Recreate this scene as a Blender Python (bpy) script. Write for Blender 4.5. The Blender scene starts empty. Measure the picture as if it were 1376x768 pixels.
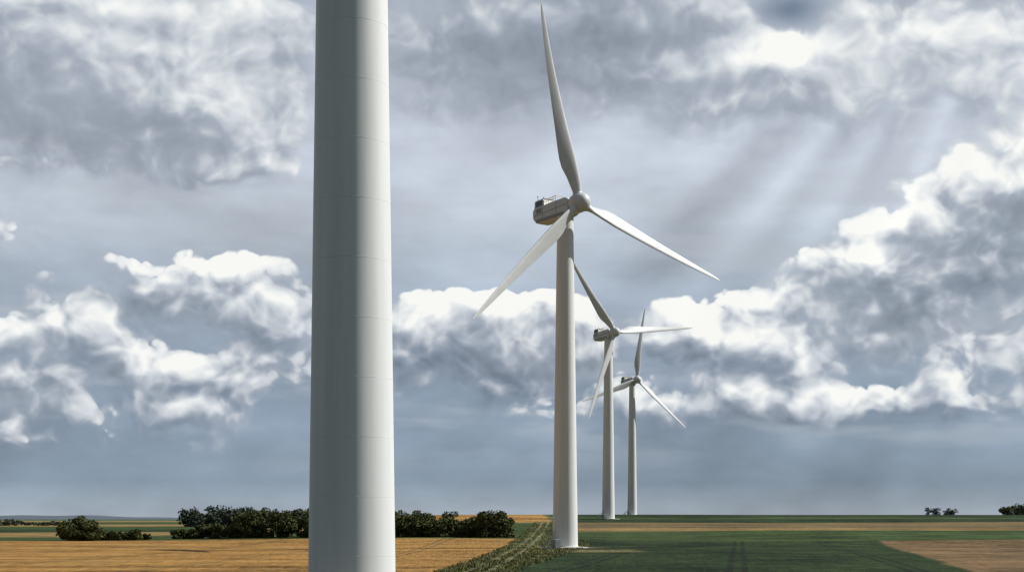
import bpy, bmesh, math, random
import numpy as np
from mathutils import Vector, Matrix
random.seed(7); rng=np.random.default_rng(11)
sc=bpy.context.scene
sc.view_settings.view_transform='Standard'; sc.view_settings.look='None'; sc.view_settings.exposure=0
F=1911.0; EYE=7.0; HOR=695.0

def s2l(c):
    o=[]
    for v in c:
        v=v/255.0
        o.append(v/12.92 if v<=0.04045 else ((v+0.055)/1.055)**2.4)
    return (o[0],o[1],o[2],1.0)

# ------------------------------------------------------------ node helper
class NB:
    def __init__(s,nt): s.nt=nt
    def n(s,t,**k):
        nd=s.nt.nodes.new(t)
        for a,b in k.items(): setattr(nd,a,b)
        return nd
    def put(s,inp,v):
        if isinstance(v,bpy.types.NodeSocket): s.nt.links.new(v,inp)
        elif v is not None: inp.default_value=v
    def m(s,op,a,b=None,c=None,clamp=False):
        nd=s.n('ShaderNodeMath',operation=op,use_clamp=clamp)
        s.put(nd.inputs[0],a); s.put(nd.inputs[1],b)
        if c is not None: s.put(nd.inputs[2],c)
        return nd.outputs[0]
    def v(s,op,a,b=None,c=None):
        nd=s.n('ShaderNodeVectorMath',operation=op)
        s.put(nd.inputs[0],a)
        if b is not None: s.put(nd.inputs[1],b)
        if c is not None: s.put(nd.inputs[2],c)
        return nd.outputs['Value'] if op in('DOT_PRODUCT','LENGTH') else nd.outputs[0]
    def scale(s,a,f):
        nd=s.n('ShaderNodeVectorMath',operation='SCALE'); s.put(nd.inputs[0],a); s.put(nd.inputs['Scale'],f); return nd.outputs[0]
    def sep(s,a):
        nd=s.n('ShaderNodeSeparateXYZ'); s.put(nd.inputs[0],a); return nd.outputs
    def comb(s,x,y,z):
        nd=s.n('ShaderNodeCombineXYZ')
        for i,q in enumerate((x,y,z)): s.put(nd.inputs[i],q)
        return nd.outputs[0]
    def noise(s,vec,scale,detail=4,rough=.5,col=False,dist=0.0):
        nd=s.n('ShaderNodeTexNoise'); s.put(nd.inputs['Vector'],vec)
        nd.inputs['Scale'].default_value=scale; nd.inputs['Detail'].default_value=detail
        nd.inputs['Roughness'].default_value=rough; nd.inputs['Distortion'].default_value=dist
        return nd.outputs['Color'] if col else nd.outputs[0]
    def ss(s,x,a,b,lo=0.0,hi=1.0,smooth=True):
        nd=s.n('ShaderNodeMapRange',interpolation_type='SMOOTHSTEP' if smooth else 'LINEAR')
        s.put(nd.inputs['Value'],x); s.put(nd.inputs['From Min'],a); s.put(nd.inputs['From Max'],b)
        s.put(nd.inputs['To Min'],lo); s.put(nd.inputs['To Max'],hi); return nd.outputs[0]
    def mix(s,f,a,b,mode='MIX'):
        nd=s.n('ShaderNodeMix',data_type='RGBA',blend_type=mode)
        s.put(nd.inputs[0],f); s.put(nd.inputs[6],a); s.put(nd.inputs[7],b); return nd.outputs[2]
    def ramp(s,f,stops,interp='LINEAR'):
        nd=s.n('ShaderNodeValToRGB'); s.put(nd.inputs[0],f); cr=nd.color_ramp; cr.interpolation=interp
        while len(cr.elements)<len(stops): cr.elements.new(0.5)
        for i,(p,c) in enumerate(stops): cr.elements[i].position=min(1,p)
        for i,(p,c) in enumerate(stops): cr.elements[i].color=c
        return nd.outputs[0]

# ------------------------------------------------------------ SKY (world)
w=bpy.data.worlds.new("sky"); sc.world=w; w.use_nodes=True
nt=w.node_tree; nt.nodes.clear(); B=NB(nt)
SUN_EL=42; SUN_AZ=78   # azimuth from +Y toward +X
D=B.v('NORMALIZE',B.n('ShaderNodeTexCoord').outputs['Generated'])

def pdir(px,py):
    v=Vector(((px-688)/F,1,(HOR-py)/F)); v.normalize(); return v
NX=30; NZ=18; X0,X1=-.37,.37; Z0,Z1=-.01,.37
def grid(blobs,minr=28):
    xs_=np.linspace(X0,X1,NX); zs_=np.linspace(Z0,Z1,NZ); gx,gz_=np.meshgrid(xs_,zs_); g=np.zeros_like(gx)
    for px,py,rx,ry,a in blobs:
        c=pdir(px,py); rx=max(rx,minr); ry=max(ry,minr*.85)
        g+=a*np.exp(-((gx-c.x)*F/rx)**2-((gz_-c.z)*F/ry)**2)
    return g
WST=[[(j/(NZ-1),tuple(1.0 if j==3*k+c else 0.0 for c in range(3))+(1,)) for j in range(NZ)] for k in range(6)]
def coords(V):
    q=B.v('MULTIPLY_ADD',V,(1/(X1-X0),1,1/(Z1-Z0)),(-X0/(X1-X0),0,-Z0/(Z1-Z0))); s=B.sep(q)
    return s[0],s[2]
def weights(zc): return [B.ramp(zc,WST[k],'EASE') for k in range(6)]
def field(xc,W,g):
    acc=None
    for k in range(6):
        st=[(i/(NX-1),tuple(float(np.clip((g[3*k+c,i]+1)/3,0,1)) for c in range(3))+(1,)) for i in range(NX)]
        d=B.v('DOT_PRODUCT',B.ramp(xc,st,'B_SPLINE'),W[k])
        acc=d if acc is None else B.m('ADD',acc,d)
    return B.m('MULTIPLY_ADD',acc,3.0,-1.0)
COVER=[(250,376,125,42,1.25),(60,465,105,48,1.2),(235,515,85,42,1.1),(375,460,65,55,.9),(140,435,50,36,.55),
 (555,448,58,38,1.1),(650,430,83,52,1.25),(750,440,65,42,1.0),(945,450,82,48,1.2),(1055,485,90,36,.95),
 (1300,340,120,78,1.25),(1100,388,62,32,1.2),(1190,342,60,50,.88),(1390,245,78,62,1.2),(1220,430,170,30,.85),(1060,545,190,24,.9),
 (1310,520,125,48,.85),(660,515,170,38,.8),(20,300,50,34,.6),(40,560,140,32,.75),(880,560,120,22,.5),(330,570,150,22,.4),
 (110,120,210,95,1.2),(290,110,100,90,1.0),(50,20,260,60,1.0),(320,205,75,28,.8),(760,40,300,78,1.2),(1000,90,170,72,1.0),(1300,80,160,66,.9),
 (590,150,110,45,.3),(385,60,40,90,-.25),(1062,12,40,22,-1.8),(870,300,240,60,-.3),(230,285,160,20,-.35)]
LIGHT=[(250,347,100,26,.28),(320,376,45,30,.15),(110,60,90,50,.12),(270,115,90,50,.3),(320,205,80,26,.22),
 (80,195,130,36,-.24),(170,408,110,20,-.28),(60,15,150,30,-.1),(390,60,40,80,-.1),
 (720,60,190,60,-.32),(620,140,110,40,-.12),(950,110,120,36,.24),(1100,70,110,40,.24),(1310,75,100,55,.24),(950,15,200,22,-.2),
 (50,430,90,26,.26),(230,490,55,32,.26),(555,430,50,28,.25),(650,396,80,32,.32),(750,425,50,28,.25),(640,505,170,30,-.28),
 (925,418,60,32,.32),(1010,443,60,28,.26),(1000,505,120,22,-.15),(1095,378,60,26,.34),(1175,318,45,40,.3),
 (1330,205,80,28,.34),(1240,258,50,36,.3),(1320,295,90,32,-.3),(1270,415,130,28,-.32),(1365,385,36,26,.42),
 (1050,530,150,18,.18),(1320,480,90,24,.15),(300,460,60,30,-.18),(100,510,120,20,-.18)]
low=B.noise(D,3.1,3,.5)
sD=B.sep(D)
z=sD[2]
hi=B.ss(z,.2,.28)
ax=B.m('ABSOLUTE',sD[0]); outside=B.m('MAXIMUM',B.ss(ax,.38,.5),B.ss(sD[1],.5,.1))
generic=B.m('MULTIPLY_ADD',low,3.0,-1.1)
gC=grid(COVER); gL=grid(LIGHT)
wpc=B.noise(B.v('MULTIPLY',D,(1,1,1.2)),21,2,.5,col=True)
wp=B.v('MULTIPLY_ADD',wpc,(.030,.030,.027),(-.015,-.015,-.0135))
va=B.m('MULTIPLY_ADD',hi,.36,-.92); vb=B.m('MULTIPLY_ADD',hi,-.32,.76)
def dens(V):
    Vw=B.v('ADD',V,wp)
    Q2=B.v('MULTIPLY',Vw,(1,1,1.15))
    vo=B.n('ShaderNodeTexVoronoi'); B.put(vo.inputs['Vector'],Q2)
    vo.inputs['Scale'].default_value=26; vo.inputs['Detail'].default_value=2.0; vo.inputs['Roughness'].default_value=.55
    vo.inputs['Lacunarity'].default_value=2.2
    nz=B.noise(Q2,9,6,.56)
    d=B.m('MULTIPLY_ADD',vo.outputs['Distance'],va,vb)
    d=B.m('ADD',d,B.m('MULTIPLY_ADD',nz,1.25,-.625))
    xc,zc=coords(Vw); W=weights(zc)
    g=field(xc,W,gC)
    mx=B.n('ShaderNodeMix',data_type='FLOAT'); B.put(mx.inputs[0],outside); B.put(mx.inputs[2],g); B.put(mx.inputs[3],generic)
    gg=mx.outputs[0]
    return B.m('MULTIPLY_ADD',d,B.ss(gg,.16,.55),gg),xc,W
H0,xc,W=dens(D)
H1,_,_=dens(B.v('ADD',D,(.006,0,.0105)))
rel=B.m('SUBTRACT',H0,H1)
crisp=B.m('MULTIPLY',B.ss(rel,-.15,.17),B.ss(z,.22,.30,1,.75))
soft=B.m('ADD',B.m('MULTIPLY_ADD',crisp,-.27,.31),B.m('MULTIPLY',hi,.05))
mask=B.ss(H0,B.m('SUBTRACT',.38,soft),B.m('ADD',.42,soft))
Lf=field(xc,W,gL)
L=B.m('ADD',B.m('MULTIPLY',Lf,B.m('SUBTRACT',1.0,outside)),.56)
relamp=B.ss(z,.2,.30,.80,.7)
L=B.m('ADD',L,B.m('MULTIPLY',rel,relamp))
L=B.m('ADD',L,B.m('MULTIPLY',B.ss(H0,.5,1.6),-.10))
ccol=B.ramp(L,[(0.0,s2l((98,108,121))),(.25,s2l((127,138,152))),(.5,s2l((166,175,187))),(.75,s2l((208,213,218))),(.94,s2l((236,238,237))),(1.0,s2l((243,243,240)))])
# veil
veil=B.ramp(B.m('MULTIPLY',z,2.0,clamp=True),[(0.0,s2l((156,167,177))),(.05,s2l((126,142,158))),(.16,s2l((132,149,167))),(.29,s2l((158,171,186))),(.42,s2l((184,193,204))),(.56,s2l((184,192,203))),(.72,s2l((162,172,185))),(1.0,s2l((124,139,158)))])
vn=B.noise(B.v('MULTIPLY',D,(1,1,2.6)),6.5,5,.55)
vn2=B.noise(B.v('MULTIPLY',D,(1,1,4.5)),9,3,.5)
def g1(px,py,rx,ry):
    c=pdir(px,py); sx=F/rx; sz=F/ry
    q=B.v('MULTIPLY_ADD',D,(sx,0,sz),(-c.x*sx,0,-c.z*sz)); return B.m('EXPONENT',B.m('MULTIPLY',B.v('DOT_PRODUCT',q,q),-1.0))
c0=pdir(1450,-250)
rang=B.m('ARCTAN2',B.m('SUBTRACT',sD[0],c0.x),B.m('SUBTRACT',c0.z,sD[2]))
rn=B.noise(B.comb(rang,0.0,0.0),7,1,.3)
front=B.ss(sD[1],.2,.5)
rmask=B.m('MULTIPLY',B.m('ADD',g1(1010,240,320,150),B.m('MULTIPLY',g1(1230,610,260,80),.55)),front)
rays=B.m('MULTIPLY',rmask,B.m('MULTIPLY_ADD',rn,1.15,-.49))
vfac=B.m('ADD',B.m('MULTIPLY_ADD',vn,1.2,.43),rays)
veilc=B.scale(veil,vfac)
streak=B.m('MULTIPLY',B.ss(vn2,.48,.68),B.ss(z,.02,.08,0,.55))
veilc=B.mix(streak,veilc,s2l((182,190,200)))
cc2=B.mix(B.ss(L,.15,.6,.35,0.0),ccol,veilc)
allc=B.mix(mask,veilc,cc2)
# sky dimmed behind and left of the viewpoint, added to deepen the tower's shade
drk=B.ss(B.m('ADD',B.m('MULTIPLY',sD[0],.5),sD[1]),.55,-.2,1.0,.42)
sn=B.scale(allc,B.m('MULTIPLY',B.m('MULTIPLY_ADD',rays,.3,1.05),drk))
sky=B.n('ShaderNodeTexSky',sky_type='NISHITA'); sky.sun_disc=False
sky.sun_elevation=math.radians(SUN_EL); sky.sun_rotation=math.radians(SUN_AZ)
bg1=B.n('ShaderNodeBackground'); nt.links.new(sky.outputs[0],bg1.inputs[0]); bg1.inputs[1].default_value=.05
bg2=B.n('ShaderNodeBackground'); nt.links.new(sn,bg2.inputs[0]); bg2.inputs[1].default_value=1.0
gap=B.m('MULTIPLY_ADD',g1(1062,12,42,20),.8,.06)
cov=B.m('SUBTRACT',1.0,B.m('MULTIPLY',gap,B.m('SUBTRACT',1.0,mask)),clamp=True)
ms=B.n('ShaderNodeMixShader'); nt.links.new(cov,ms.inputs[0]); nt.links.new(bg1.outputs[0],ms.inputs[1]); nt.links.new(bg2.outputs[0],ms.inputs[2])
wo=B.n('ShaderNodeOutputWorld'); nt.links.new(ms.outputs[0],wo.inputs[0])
try:
    w.cycles.sampling_method='MANUAL'; w.cycles.sample_map_resolution=256
except Exception: pass

# sun
sl=bpy.data.lights.new("sun",'SUN'); sl.energy=5.0; sl.angle=math.radians(.6); sl.color=(1,.965,.915)
so=bpy.data.objects.new("sun",sl); sc.collection.objects.link(so)
el=math.radians(SUN_EL); az=math.radians(SUN_AZ)
sd=Vector((math.sin(az)*math.cos(el),math.cos(az)*math.cos(el),math.sin(el)))
so.rotation_euler=sd.to_track_quat('Z','Y').to_euler(); so.location=sd*300

# camera
cd=bpy.data.cameras.new("camera"); cam=bpy.data.objects.new("camera",cd); sc.collection.objects.link(cam)
cd.sensor_width=36; cd.lens=36*F/1376; cd.shift_y=(HOR-384)/1376; cd.clip_end=40000; cd.clip_start=.5
cam.location=(0,0,EYE); cam.rotation_euler=(math.radians(90),0,0); sc.camera=cam

# ------------------------------------------------------------ terrain
def sst(x,a,b):
    t=np.clip((x-a)/(b-a),0,1); return t*t*(3-2*t)
def ground_z(x,y):
    x=np.asarray(x,float); y=np.asarray(y,float)
    side=sst(x,-170,-30)
    rise=8.8*sst(y,300,850)
    rise=np.where(y>850,np.maximum(8.8-(y-850)*.004,-2),rise)
    und=.35*np.sin(x*.013+1.3)*np.sin(y*.009+.4)+.18*np.sin(x*.037+y*.021)
    und=und*sst(np.abs(y-330)+np.abs(x-12),15,80)
    return side*rise+und*(1-.8*sst(y,600,900))
def gz(x,y): return float(ground_z(x,y))
def link(o,parent=None):
    sc.collection.objects.link(o)
    if parent: o.parent=parent
    return o
def mesh_obj(name,verts,faces,mat,smooth=False,parent=None):
    me=bpy.data.meshes.new(name); me.from_pydata([tuple(v) for v in verts],[],[tuple(f) for f in faces]); me.update()
    if smooth: me.polygons.foreach_set('use_smooth',[True]*len(me.polygons))
    if mat: me.materials.append(mat)
    return link(bpy.data.objects.new(name,me),parent)

ys=np.concatenate([np.linspace(-600,140,14),np.linspace(150,1000,171),np.geomspace(1015,20000,50)])
xr=np.geomspace(310,12000,30)
xs=np.concatenate([-xr[::-1],np.linspace(-300,300,121),xr])
X,Y=np.meshgrid(xs,ys); Z=ground_z(X,Y)
nx=len(xs); ny=len(ys)
V=np.stack([X.ravel(),Y.ravel(),Z.ravel()],1)
idx=np.arange(nx*ny).reshape(ny,nx)
Fc=np.stack([idx[:-1,:-1].ravel(),idx[:-1,1:].ravel(),idx[1:,1:].ravel(),idx[1:,:-1].ravel()],1)

gm=bpy.data.materials.new("farmland"); gm.use_nodes=True; gt=gm.node_tree; G=NB(gt)
bs=gt.nodes['Principled BSDF']; bs.inputs['Roughness'].default_value=.95; bs.inputs['Specular IOR Level'].default_value=.1
P=G.n('ShaderNodeNewGeometry').outputs['Position']
wn=G.v('MULTIPLY_ADD',G.noise(P,.09,4,.6,col=True),(3.0,6.0,0),(-1.5,-3.0,0))
PW=G.v('ADD',P,wn); s=G.sep(PW); x,y=s[0],s[1]
s0=G.sep(P); x0,y0=s0[0],s0[1]
t=G.m('SUBTRACT',x,G.m('MULTIPLY_ADD',y,.0435,-12.0))
t0=G.m('SUBTRACT',x0,G.m('MULTIPLY_ADD',y0,.0435,-12.0))
def above(v,a,wd=1.2): return G.ss(v,a-wd,a+wd)
def both(*a):
    r=a[0]
    for q in a[1:]: r=G.m('MULTIPLY',r,q)
    return r
def inv(a): return G.m('SUBTRACT',1.0,a)
big=G.noise(G.v('MULTIPLY',P,(1,.6,1)),.018,4,.6); med=G.noise(G.v('MULTIPLY',P,(.6,.35,1)),.11,5,.7); sml=G.noise(G.v('MULTIPLY',P,(1,.16,1)),1.0,5,.75)
stk=G.noise(G.v('MULTIPLY',P,(.16,1,1)),.10,5,.65)
def tone(c,a=.25,b=.25,c2=.3):
    f=G.m('ADD',G.m('ADD',G.m('MULTIPLY_ADD',big,a*4.5,1-a*2.25),G.m('MULTIPLY_ADD',med,b*4.5,-b*2.25)),G.m('MULTIPLY_ADD',sml,c2*5,-c2*2.5))
    f=G.m('ADD',f,G.m('MULTIPLY_ADD',stk,2.4,-1.2))
    return G.scale(c,G.m('MAXIMUM',f,.25))
def C(r,g,b): return (r,g,b)
wheat=tone(C(.31,.170,.048),.35,.45,.45); wheat2=tone(C(.22,.155,.058),.3,.4,.3)
green=tone(C(.019,.036,.010),.6,.6,.6); green2=tone(C(.040,.066,.019),.3,.5,.3)
verge=tone(C(.085,.098,.032),.4,.8,.6); dirt=tone(C(.19,.155,.10),.3,.4,.4); brown=tone(C(.16,.105,.05),.4,.5,.5)
sl_=G.m('SUBTRACT',x0,G.m('MULTIPLY_ADD',y0,.16,-.16*183+6))
tr=G.m('ABSOLUTE',G.m('SUBTRACT',G.m('ABSOLUTE',G.m('WRAP',sl_,11.5,-11.5)),1.0))
tram=G.ss(tr,.25,.65,1,0)
sw=G.m('SUBTRACT',x0,G.m('MULTIPLY_ADD',y0,.02,-3.0))
tw=G.m('ABSOLUTE',G.m('SUBTRACT',G.m('ABSOLUTE',G.m('WRAP',sw,12,-12)),1.0))
tramw=G.ss(tw,.25,.65,1,0)
wheatT=G.mix(G.m('MULTIPLY',tramw,.6),wheat,tone(C(.12,.085,.035)))
wheatT=G.mix(G.ss(med,.53,.66,0,.45),wheatT,tone(C(.15,.10,.04)))
wheatT=G.mix(G.ss(big,.54,.66,0,.4),wheatT,tone(C(.14,.105,.038)))
greenT=G.mix(G.m('MULTIPLY',tram,.8),green,tone(C(.010,.014,.007)))
greenT=G.mix(G.ss(med,.52,.68,0,.55),greenT,tone(C(.044,.062,.020)))
wheatT=G.mix(above(y,150,2),greenT,wheatT)  # near ground out of view made dark green to cut warm bounce light
left=G.mix(above(y,420,3),wheatT,green2)
left=G.mix(above(y,500,4),left,wheat2)
left=G.mix(above(y,690,6),left,green)
left=G.mix(above(y,860,8),left,green2)
left=G.mix(above(y,1150,10),left,wheat2)
left=G.mix(above(y,1500,15),left,green2)
left=G.mix(above(y,2300,30),left,wheat2)
left=G.mix(above(y,3200,60),left,tone(C(.07,.10,.06)))  # farthest fields paler, aerial haze put into the colour
left=G.mix(both(above(G.m('ADD',x,G.m('MULTIPLY',y,.12)),10,3),above(y,420,3),inv(above(y,600,3))),left,green2)
right=greenT
bx=G.m('SUBTRACT',x,G.m('MULTIPLY_ADD',y,.205,21.0))
brT=G.mix(G.m('MULTIPLY',tram,.4),brown,tone(C(.09,.06,.03)))
right=G.mix(both(above(bx,0,.8),above(y,150,2)),right,brT)
right=G.mix(above(y,398,3),right,green2)
right=G.mix(above(y,497,3),right,wheat2)
right=G.mix(above(y,530,3),right,tone(C(.15,.11,.05)))
right=G.mix(above(y,600,3),right,green)
right=G.mix(above(y,660,3),right,green2)
right=G.mix(above(y,700,4),right,green)
right=G.mix(above(y,1100,6),right,wheat2)
edge=G.m('SUBTRACT',x,G.m('MINIMUM',G.m('MULTIPLY_ADD',y,.115,-22.0),19.0))
col=G.mix(above(edge,0,.7),verge,right)
col=G.mix(inv(above(t,-4.5,.8)),col,left)
col=G.mix(both(inv(above(x,17,1)),above(y,610,4),above(x,-60,5)),col,wheat)
pad=both(above(y,286,1.5),inv(above(y,312,2)),above(x,-2,1),inv(above(x,27,2)))
col=G.mix(G.m('MULTIPLY',pad,.7),col,tone(C(.19,.165,.07),.2,.6,.6))
pdx=G.m('SUBTRACT',x,12.3); pdy=G.m('SUBTRACT',y,330); pr=G.m('SQRT',G.m('ADD',G.m('MULTIPLY',pdx,pdx),G.m('MULTIPLY',pdy,pdy)))
col=G.mix(G.ss(pr,7,12,.7,0),col,dirt)
rut=G.m('ABSOLUTE',G.m('SUBTRACT',G.m('ABSOLUTE',t0),1.3))
rutm=both(G.ss(rut,.2,.9,.55,0),G.ss(med,.38,.58,.15,1.0),inv(above(y,900,5)))
col=G.mix(rutm,col,dirt)
gt.links.new(col,bs.inputs['Base Color'])
bp=G.n('ShaderNodeBump'); bp.inputs['Strength'].default_value=.8; bp.inputs['Distance'].default_value=.8
gt.links.new(sml,bp.inputs['Height']); gt.links.new(bp.outputs[0],bs.inputs['Normal'])
mesh_obj("ground",V,Fc,gm,smooth=True)

# ------------------------------------------------------------ materials
def mat(name,c,rough=.5,var=.1,scale=1.0,stretch=(1,1,1),metal=0):
    m=bpy.data.materials.new(name); m.use_nodes=True; N=NB(m.node_tree); b=m.node_tree.nodes['Principled BSDF']
    b.inputs['Roughness'].default_value=rough; b.inputs['Metallic'].default_value=metal
    tc=N.n('ShaderNodeTexCoord').outputs['Object']
    nz=N.noise(N.v('MULTIPLY',tc,stretch),scale,6,.6)
    m.node_tree.links.new(N.scale(tuple(c),N.m('MULTIPLY_ADD',nz,2*var,1-var)),b.inputs['Base Color']); return m
M_tower=mat("white_tower_paint",(.735,.75,.74),.6,.2,.8,(1,1,.06))
M_blade=mat("blade_gelcoat",(.60,.62,.62),.45,.14,.5)
M_nac=mat("nacelle_grp",(.56,.61,.65),.5,.14,.6)
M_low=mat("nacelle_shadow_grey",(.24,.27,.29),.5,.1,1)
M_dark=mat("dark_metal",(.05,.055,.06),.5,.2,2)
M_seam=mat("seam_paint",(.66,.69,.68),.6,.4,.5)
M_conc=mat("concrete",(.38,.36,.33),.9,.25,1.2)
M_yel=mat("safety_yellow",(.45,.36,.05),.5,.1,2)
M_steel=mat("galvanised_steel",(.4,.41,.42),.4,.1,2,metal=.5)

def lathe(profile,seg=64,axis='Z',cap=True):
    vs=[];fs=[]
    for r,h in profile:
        for i in range(seg):
            a=2*math.pi*i/seg
            vs.append((r*math.cos(a),r*math.sin(a),h) if axis=='Z' else (r*math.cos(a),h,r*math.sin(a)))
    for k in range(len(profile)-1):
        for i in range(seg):
            j=(i+1)%seg; f=(k*seg+i,k*seg+j,(k+1)*seg+j,(k+1)*seg+i)
            fs.append(f if axis=='Z' else f[::-1])
    if cap:
        fs.append(tuple(range(seg))[::-1] if axis=='Z' else tuple(range(seg)))
        n=(len(profile)-1)*seg; c=tuple(range(n,n+seg)); fs.append(c if axis=='Z' else c[::-1])
    return vs,fs
def boxm(vs,fs,c,sz,rot=None):
    n=len(vs)
    for dx in(-1,1):
        for dy in(-1,1):
            for dz in(-1,1):
                p=Vector((dx*sz[0]/2,dy*sz[1]/2,dz*sz[2]/2))
                if rot: p=rot@p
                vs.append(tuple(p+Vector(c)))
    for f in((0,1,3,2),(4,6,7,5),(0,4,5,1),(2,3,7,6),(0,2,6,4),(1,5,7,3)): fs.append(tuple(n+i for i in f))
def bev(o,w_,seg=3):
    b=o.modifiers.new('bevel','BEVEL'); b.width=w_; b.segments=seg; b.limit_method='ANGLE'; b.angle_limit=math.radians(25)
    return o

def blade_mesh():
    st=[(1.6,1.9,1.0,0),(2.6,1.9,1.0,0),(4,2.1,.85,14),(6,2.8,.55,15),(8.5,3.7,.36,14),(10.5,3.95,.3,12.5),(13,3.75,.27,11),(17,3.25,.24,8.5),(22,2.75,.22,6.5),(28,2.2,.2,4.5),(34,1.7,.18,3),(39,1.25,.17,2),(42.5,.9,.16,1.5),(44.4,.55,.15,1),(45.2,.25,.15,1),(45.4,.06,.2,1)]
    n=28; vs=[];fs=[]
    for (r,c,th,tw) in st:
        blend=min(1,max(0,(r-2.6)/6.0)); blend=blend*blend*(3-2*blend)
        ca=math.cos(math.radians(tw+6)); sa=math.sin(math.radians(tw+6))
        for i in range(n):
            a=2*math.pi*i/n; u=(1+math.cos(a))/2
            s_=1-u
            yt=5*th*(.2969*math.sqrt(max(s_,0))-.126*s_-.3516*s_**2+.2843*s_**3-.1036*s_**4)*c
            yt=math.copysign(yt,math.sin(a)) if abs(math.sin(a))>1e-6 else 0
            ax_=(u-.68)*c; ay=yt
            bx_=math.cos(a)*c/2; by=math.sin(a)*c/2*th
            X_=bx_*(1-blend)+ax_*blend; Y_=by*(1-blend)+ay*blend
            pre=-1.6*(max(0,r-15)/30)**2
            vs.append((X_*ca-Y_*sa, -(X_*sa)+Y_*ca+pre, r))
    for k in range(len(st)-1):
        for i in range(n):
            j=(i+1)%n; fs.append((k*n+i,k*n+j,(k+1)*n+j,(k+1)*n+i))
    fs.append(tuple(range(n))[::-1]); fs.append(tuple(range((len(st)-1)*n,len(st)*n)))
    me=bpy.data.meshes.new("blade"); me.from_pydata(vs,[],fs); me.update()
    me.polygons.foreach_set('use_smooth',[True]*len(me.polygons)); me.materials.append(M_blade); return me
BLADE=blade_mesh()

def extr(poly,w_):
    n=len(poly); vs=[(-w_/2,a,b) for a,b in poly]+[(w_/2,a,b) for a,b in poly]
    fs=[tuple(range(n)),tuple(range(2*n-1,n-1,-1))]
    for i in range(n):
        j=(i+1)%n; fs.append((i,i+n,j+n,j))
    return vs,fs
def fixn(o):
    bm=bmesh.new(); bm.from_mesh(o.data); bmesh.ops.recalc_face_normals(bm,faces=bm.faces); bm.to_mesh(o.data); bm.free(); return o

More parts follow.
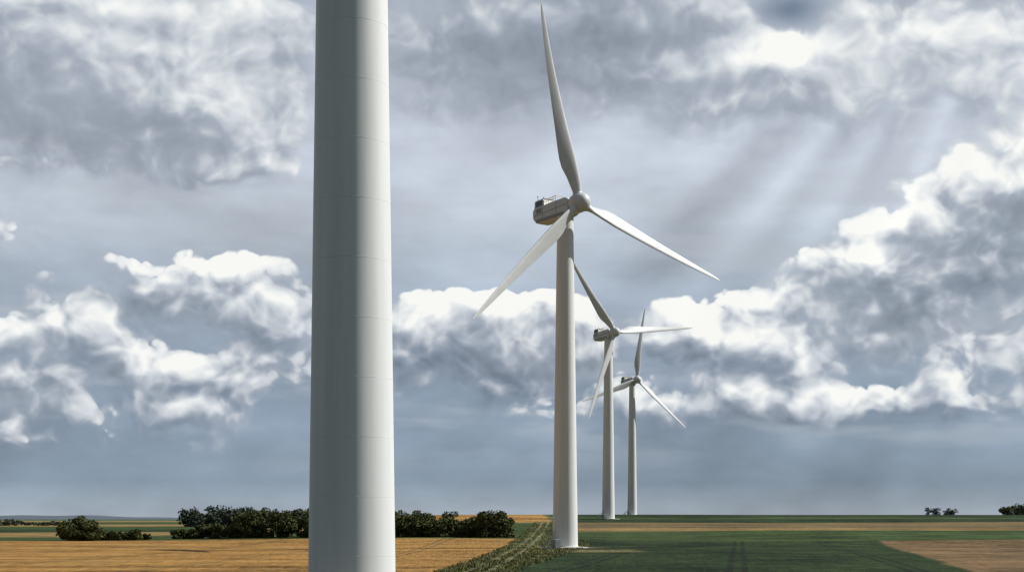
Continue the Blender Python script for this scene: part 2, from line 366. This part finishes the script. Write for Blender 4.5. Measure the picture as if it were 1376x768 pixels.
def turbine(x,y,H,yaw,phase,tilt=5,doorang=205):
    root=bpy.data.objects.new("wind_turbine",None); link(root); root.location=(x,y,gz(x,y)); root.empty_display_size=5
    rb,rt=2.93,1.88; top=H-2.3
    prof=[(rb+.12,.0),(rb+.12,.35),(rb,.42)]
    n=24
    prof+=[(rb+(rt-rb)*k/n,.42+(top-.42)*k/n) for k in range(1,n+1)]
    vs,fs=lathe(prof,96)
    tw=mesh_obj("tower",vs,fs,M_tower,True,root)
    es=tw.modifiers.new('es','EDGE_SPLIT'); es.split_angle=math.radians(40)
    vs=[];fs=[]
    zz=4.0
    while zz<top-1:
        r=rb+(rt-rb)*(zz-.42)/(top-.42)
        v2,f2=lathe([(r-.004,zz-.026),(r+.004,zz-.016),(r+.004,zz+.016),(r-.004,zz+.026)],96,cap=False)
        o=len(vs); vs+=v2; fs+=[tuple(i+o for i in f) for f in f2]; zz+=3.9
    mesh_obj("tower_seams",vs,fs,M_seam,True,root)
    vs,fs=lathe([(5.6,-1.2),(5.4,.12),(3.6,.2),(3.3,.2)],64); mesh_obj("foundation",vs,fs,M_conc,False,root)
    A=math.radians(doorang); rot=Matrix.Rotation(A,3,'Z')
    def at(r_,t_,z_): return tuple(rot@Vector((r_,t_,z_)))
    vs=[];fs=[]; boxm(vs,fs,at(rb-.02,0,3.0),(.16,1.1,2.3),rot); d=bev(mesh_obj("door",vs,fs,M_nac,False,root),.05)
    vs=[];fs=[]
    for i in range(7): boxm(vs,fs,at(rb+.95+.28*(6-i)+.1,0,.28+.24*i),(.28,1.1,.05),rot)
    boxm(vs,fs,at(rb+.55,0,1.84),(.9,1.3,.06),rot)
    for sgn in(-1,1):
        boxm(vs,fs,at(rb+.95,sgn*.6,2.35),(.05,.05,1.0),rot); boxm(vs,fs,at(rb+.15,sgn*.6,2.35),(.05,.05,1.0),rot)
        boxm(vs,fs,at(rb+.55,sgn*.6,2.86),(.85,.05,.05),rot); boxm(vs,fs,at(rb+2.9,sgn*.6,.85),(.05,.05,1.1),rot)
        rr=rot@Matrix.Rotation(math.radians(37),3,'Y'); boxm(vs,fs,at(rb+1.93,sgn*.6,2.13),(2.45,.05,.05),rr)
        boxm(vs,fs,at(rb+1.93,sgn*.6,1.0),(2.4,.06,.2),rr)
    mesh_obj("steps",vs,fs,M_steel,False,root)
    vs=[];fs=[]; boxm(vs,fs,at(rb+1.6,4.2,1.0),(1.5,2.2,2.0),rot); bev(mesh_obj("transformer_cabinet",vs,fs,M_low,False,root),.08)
    top_e=bpy.data.objects.new("nacelle_head",None); link(top_e,root); top_e.location=(0,0,H)
    top_e.rotation_euler=(Matrix.Rotation(math.radians(yaw),3,'Z')@Matrix.Rotation(math.radians(-tilt),3,'X')).to_euler()
    vs,fs=lathe([(1.9,-2.9),(1.95,-2.0),(1.95,-1.6)],48); mesh_obj("yaw_bearing",vs,fs,M_nac,False,top_e)
    vs,fs=extr([(-3.1,-1.55),(-3.1,1.45),(-2.0,1.9),(3.0,2.05),(9.3,1.95),(9.7,1.2),(9.7,-.4),(8.6,-1.7),(1.5,-2.15),(-1.8,-2.05)],3.9)
    bev(fixn(mesh_obj("nacelle",vs,fs,M_nac,False,top_e)),.32,4)
    vs,fs=extr([(-1.6,-1.3),(8.9,-.85),(8.5,-1.55),(1.5,-1.98),(-1.5,-1.9)],3.98); bev(fixn(mesh_obj("lower_shade_cover",vs,fs,M_low,False,top_e)),.05,2)  # dark grey along the nacelle's lower side, shade put into its colour
    vs=[];fs=[]
    for sx in(-1,1):
        boxm(vs,fs,(sx*1.955,3.2,.15),(.05,12.0,.09)); boxm(vs,fs,(sx*1.955,1.0,.0),(.04,.07,3.2)); boxm(vs,fs,(sx*1.955,6.0,.1),(.04,.07,3.2))
        for q in range(5): boxm(vs,fs,(sx*1.955,7.2+.01*q,.55+.22*q),(.06,1.8,.09))
    mesh_obj("panel_joints",vs,fs,M_dark,False,top_e)
    vs,fs=extr([(5.6,1.9),(5.9,3.6),(9.0,3.6),(9.3,1.9)],3.3); bev(fixn(mesh_obj("roof_cooler",vs,fs,M_nac,False,top_e)),.12,2)
    vs=[];fs=[]
    for q in range(9): boxm(vs,fs,(0,5.95+.36*q,3.68),(3.0,.08,.22))
    for q in range(7): boxm(vs,fs,(-1.67,6.3+.36*q,2.8),(.06,.2,1.2))
    for q in range(7): boxm(vs,fs,(1.67,6.3+.36*q,2.8),(.06,.2,1.2))
    mesh_obj("cooler_fins",vs,fs,M_dark,False,top_e)
    vs=[];fs=[]
    for sx in(-1,1):
        for q in range(6): boxm(vs,fs,(sx*1.5,1.5+.85*q,2.6),(.09,.09,1.3))
        boxm(vs,fs,(sx*1.5,3.6,3.2),(.09,4.3,.09)); boxm(vs,fs,(sx*1.5,3.6,2.7),(.07,4.3,.07))
    boxm(vs,fs,(0,1.45,3.2),(3.0,.09,.09))
    mesh_obj("roof_railing",vs,fs,M_yel,False,top_e)
    vs=[];fs=[]
    for sx in(-.9,.9):
        boxm(vs,fs,(sx,8.6,4.3),(.09,.09,1.4)); boxm(vs,fs,(sx,8.6,5.0),(.4,.12,.12))
    mesh_obj("wind_sensor",vs,fs,M_dark,False,top_e)
    ro=bpy.data.objects.new("rotor",None); link(ro,top_e); ro.location=(0,-5.1,0); ro.rotation_euler=(0,math.radians(phase),0)
    pr=[(.05,-2.75),(.7,-2.68),(1.25,-2.4),(1.75,-1.85),(2.1,-1.1),(2.25,-.3),(2.25,.8),(2.1,1.5),(1.75,1.75)]
    vs,fs=lathe(pr,48,'Y'); fixn(mesh_obj("hub_spinner",vs,fs,M_blade,True,ro))
    vs,fs=lathe([(1.5,1.6),(1.5,2.2)],32,'Y'); fixn(mesh_obj("main_shaft",vs,fs,M_dark,False,ro))
    for i in range(3):
        b=bpy.data.objects.new("blade" if i==0 else "blade_%d"%(i+1),BLADE); link(b,ro); b.rotation_euler=(0,math.radians(120*i),0)
        v2,f2=lathe([(1.08,1.5),(1.12,2.35),(1.0,2.42)],32); c=mesh_obj("blade_collar",v2,f2,M_nac,True,ro); c.rotation_euler=(0,math.radians(120*i),0)
    return root
def wx(px,d): return (px-688)/F*d
turbine(wx(473,95),95,80,38,0,doorang=60)
turbine(wx(759.5,330),330,78.6,38,-12)
turbine(wx(817.5,660),660,85.6,32,-36)
turbine(wx(849.5,879),879,82.6,31,10)

# ------------------------------------------------------------ trees
def leaf_mat(name,c1,c2):
    m=bpy.data.materials.new(name); m.use_nodes=True; N=NB(m.node_tree); b=m.node_tree.nodes['Principled BSDF']
    b.inputs['Roughness'].default_value=.8; b.inputs['Specular IOR Level'].default_value=.2
    p=N.n('ShaderNodeNewGeometry').outputs['Position']
    f=N.ss(N.noise(p,.3,4,.7),.35,.65)
    m.node_tree.links.new(N.mix(f,c1+(1,),c2+(1,)),b.inputs['Base Color']); return m
M_leaf=leaf_mat("foliage",(.035,.052,.014),(.105,.115,.035))
M_far=leaf_mat("hazed_foliage",(.045,.060,.045),(.07,.085,.06))  # bluish leaf colour carries the distance haze
M_bark=mat("bark",(.09,.07,.05),.9,.3,3)
def trees(name,specs,leaf=.33,nl=1900,lm=M_leaf,low=-.08):
    vs=[];fs=[];mi=[]
    for (x,y,h,w_) in specs:
        z0=gz(x,y)-.1
        def limb(a,b,r0,r1,n=6):
            a=Vector(a);b=Vector(b);d=(b-a).normalized(); u=d.orthogonal().normalized(); v=d.cross(u); o=len(vs)
            for P_,r in((a,r0),(b,r1)):
                for i in range(n):
                    t_=2*math.pi*i/n; vs.append(tuple(P_+u*math.cos(t_)*r+v*math.sin(t_)*r))
            for i in range(n): fs.append((o+i,o+(i+1)%n,o+n+(i+1)%n,o+n+i)); mi.append(1)
        tr_=h*.03+.05; fork=(x+rng.normal()*.2,y,z0+h*.35)
        limb((x,y,z0),fork,tr_,tr_*.7)
        K=int(rng.integers(12,20)); cs=[];rs=[]
        for k in range(K):
            a=rng.uniform(0,2*math.pi); zz=max(.06,rng.uniform(low+.1,.86)); prof=min(1,.75+zz) if zz<.5 else math.sqrt(max(.05,1-((zz-.5)/.5)**2))
            rr=w_/2*.8*prof*math.sqrt(rng.uniform(.1,1)); c=(x+rr*math.cos(a),y+rr*math.sin(a),z0+h*zz)
            cs.append(c); rs.append(rng.uniform(.13,.27)*min(h,w_)*.95); limb(fork,c,tr_*.45,.04,5)
        cs=np.array(cs); rs=np.array(rs); pk=rng.choice(K,nl,p=rs**2/np.sum(rs**2))
        dr=rng.normal(size=(nl,3)); dr/=np.linalg.norm(dr,axis=1)[:,None]
        rad=rs[pk]*rng.uniform(.45,1.12,nl)**.7
        p=cs[pk]+dr*rad[:,None]*np.array([1.15,1.15,.8]); p[:,2]=np.maximum(p[:,2],z0+.1+rng.uniform(0,.5,nl))
        a=rng.normal(size=(nl,3)); a/=np.linalg.norm(a,axis=1)[:,None]; b=np.cross(a,rng.normal(size=(nl,3))); b/=np.linalg.norm(b,axis=1)[:,None]
        sz=leaf*rng.uniform(.6,1.3,nl)[:,None]
        q=np.stack([p-a*sz,p-b*sz*.7,p+a*sz,p+b*sz*.7],1).reshape(-1,3); o=len(vs); vs.extend(map(tuple,q))
        fs.extend([(o+4*i,o+4*i+1,o+4*i+2,o+4*i+3) for i in range(nl)]); mi.extend([0]*nl)
    o=mesh_obj(name,vs,fs,lm); o.data.materials.append(M_bark); o.data.polygons.foreach_set('material_index',mi); return o
def row(px0,px1,d,hs,n,wd,jit=6,v0=.7):
    out=[]
    for i in range(n):
        px=px0+(px1-px0)*(i+.5)/n+rng.uniform(-3,3); dd=d+rng.uniform(-jit,jit); u=(px-px0)/(px1-px0)
        h=np.interp(u,[q[0] for q in hs],[q[1] for q in hs])*rng.uniform(v0,1.2); out.append((wx(px,dd),dd,h,wd*rng.uniform(.7,1.3)))
    return out
trees("tree_row",row(236,345,438,[(0,3.5),(.6,5),(1,6.5)],12,7,v0=.6)+row(325,415,440,[(0,7.5),(.3,9.8),(.6,8),(1,7.5)],10,8,v0=.75))
trees("tree_row",row(420,640,435,[(0,8),(.4,7.8),(.6,6.8),(1,6)],22,8)+row(640,685,432,[(0,7),(.5,9.2),(1,7.5)],7,8,v0=.8))
trees("tree_row",row(425,640,446,[(0,8),(1,7)],14,8,3))
trees("bush",row(82,132,425,[(0,4),(.4,7.8),(.75,6.5),(1,3.5)],6,6)); trees("bush",row(125,198,425,[(0,3.8),(.4,2.6),(.7,3.2),(1,2.2)],9,5))
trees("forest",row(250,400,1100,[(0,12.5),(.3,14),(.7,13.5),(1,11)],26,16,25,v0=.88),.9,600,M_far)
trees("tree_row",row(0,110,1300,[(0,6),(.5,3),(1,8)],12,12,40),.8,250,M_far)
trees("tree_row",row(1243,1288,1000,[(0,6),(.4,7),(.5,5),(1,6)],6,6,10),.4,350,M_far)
trees("tree_row",row(1345,1400,1000,[(0,8),(.5,8.5),(1,9)],8,10,10),.5,700,M_leaf)

# distant hills
hv=[];hf=[]
M_hill=leaf_mat("hazed_hill_woodland",(.075,.10,.125),(.10,.13,.155))  # blue-grey woodland, distance haze painted into the colour
n=120
for j,(yy,amp) in enumerate(((6500,0),(7200,1),(8200,0))):
    for i in range(n):
        xx=-4500+6000*i/(n-1)
        hgt=(20+9*math.sin(xx*.0016+1)+5*math.sin(xx*.005)+2*math.sin(xx*.017))*amp*max(0,min(1,(600-xx)/1200))
        hv.append((xx,yy,-1+hgt))
for j in range(2):
    for i in range(n-1): hf.append((j*n+i,j*n+i+1,(j+1)*n+i+1,(j+1)*n+i))
mesh_obj("hills",hv,hf,M_hill,True)

def tufts(name,pts,hgt,mt):
    vs=[];fs=[]
    for (x,y) in pts:
        z0=gz(x,y)-.02
        for k in range(4):
            a=rng.uniform(0,math.pi*2); h=hgt*rng.uniform(.5,1.2); wd=.12; lx,ly=rng.normal(0,.12,2); ox,oy=rng.normal(0,.2,2)
            o=len(vs); ca,sa=math.cos(a)*wd,math.sin(a)*wd
            vs+= [(x+ox-ca,y+oy-sa,z0),(x+ox+ca,y+oy+sa,z0),(x+ox+lx,y+oy+ly,z0+h)]; fs.append((o,o+1,o+2))
    return mesh_obj(name,vs,fs,mt)
pts=[]
while len(pts)<3500:
    y=170+430*rng.uniform()**1.6; xt=.0435*y-12; e=min(.115*y-22,19)
    x=rng.uniform(xt-5,max(e,xt+4)+1)
    if abs(abs(x-xt)-1.3)<.6: continue
    if math.hypot(x-12.3,y-330)<9: continue
    pts.append((x,y))
tufts("grass",pts,.4,leaf_mat("dry_grass",(.09,.11,.035),(.20,.19,.08)))
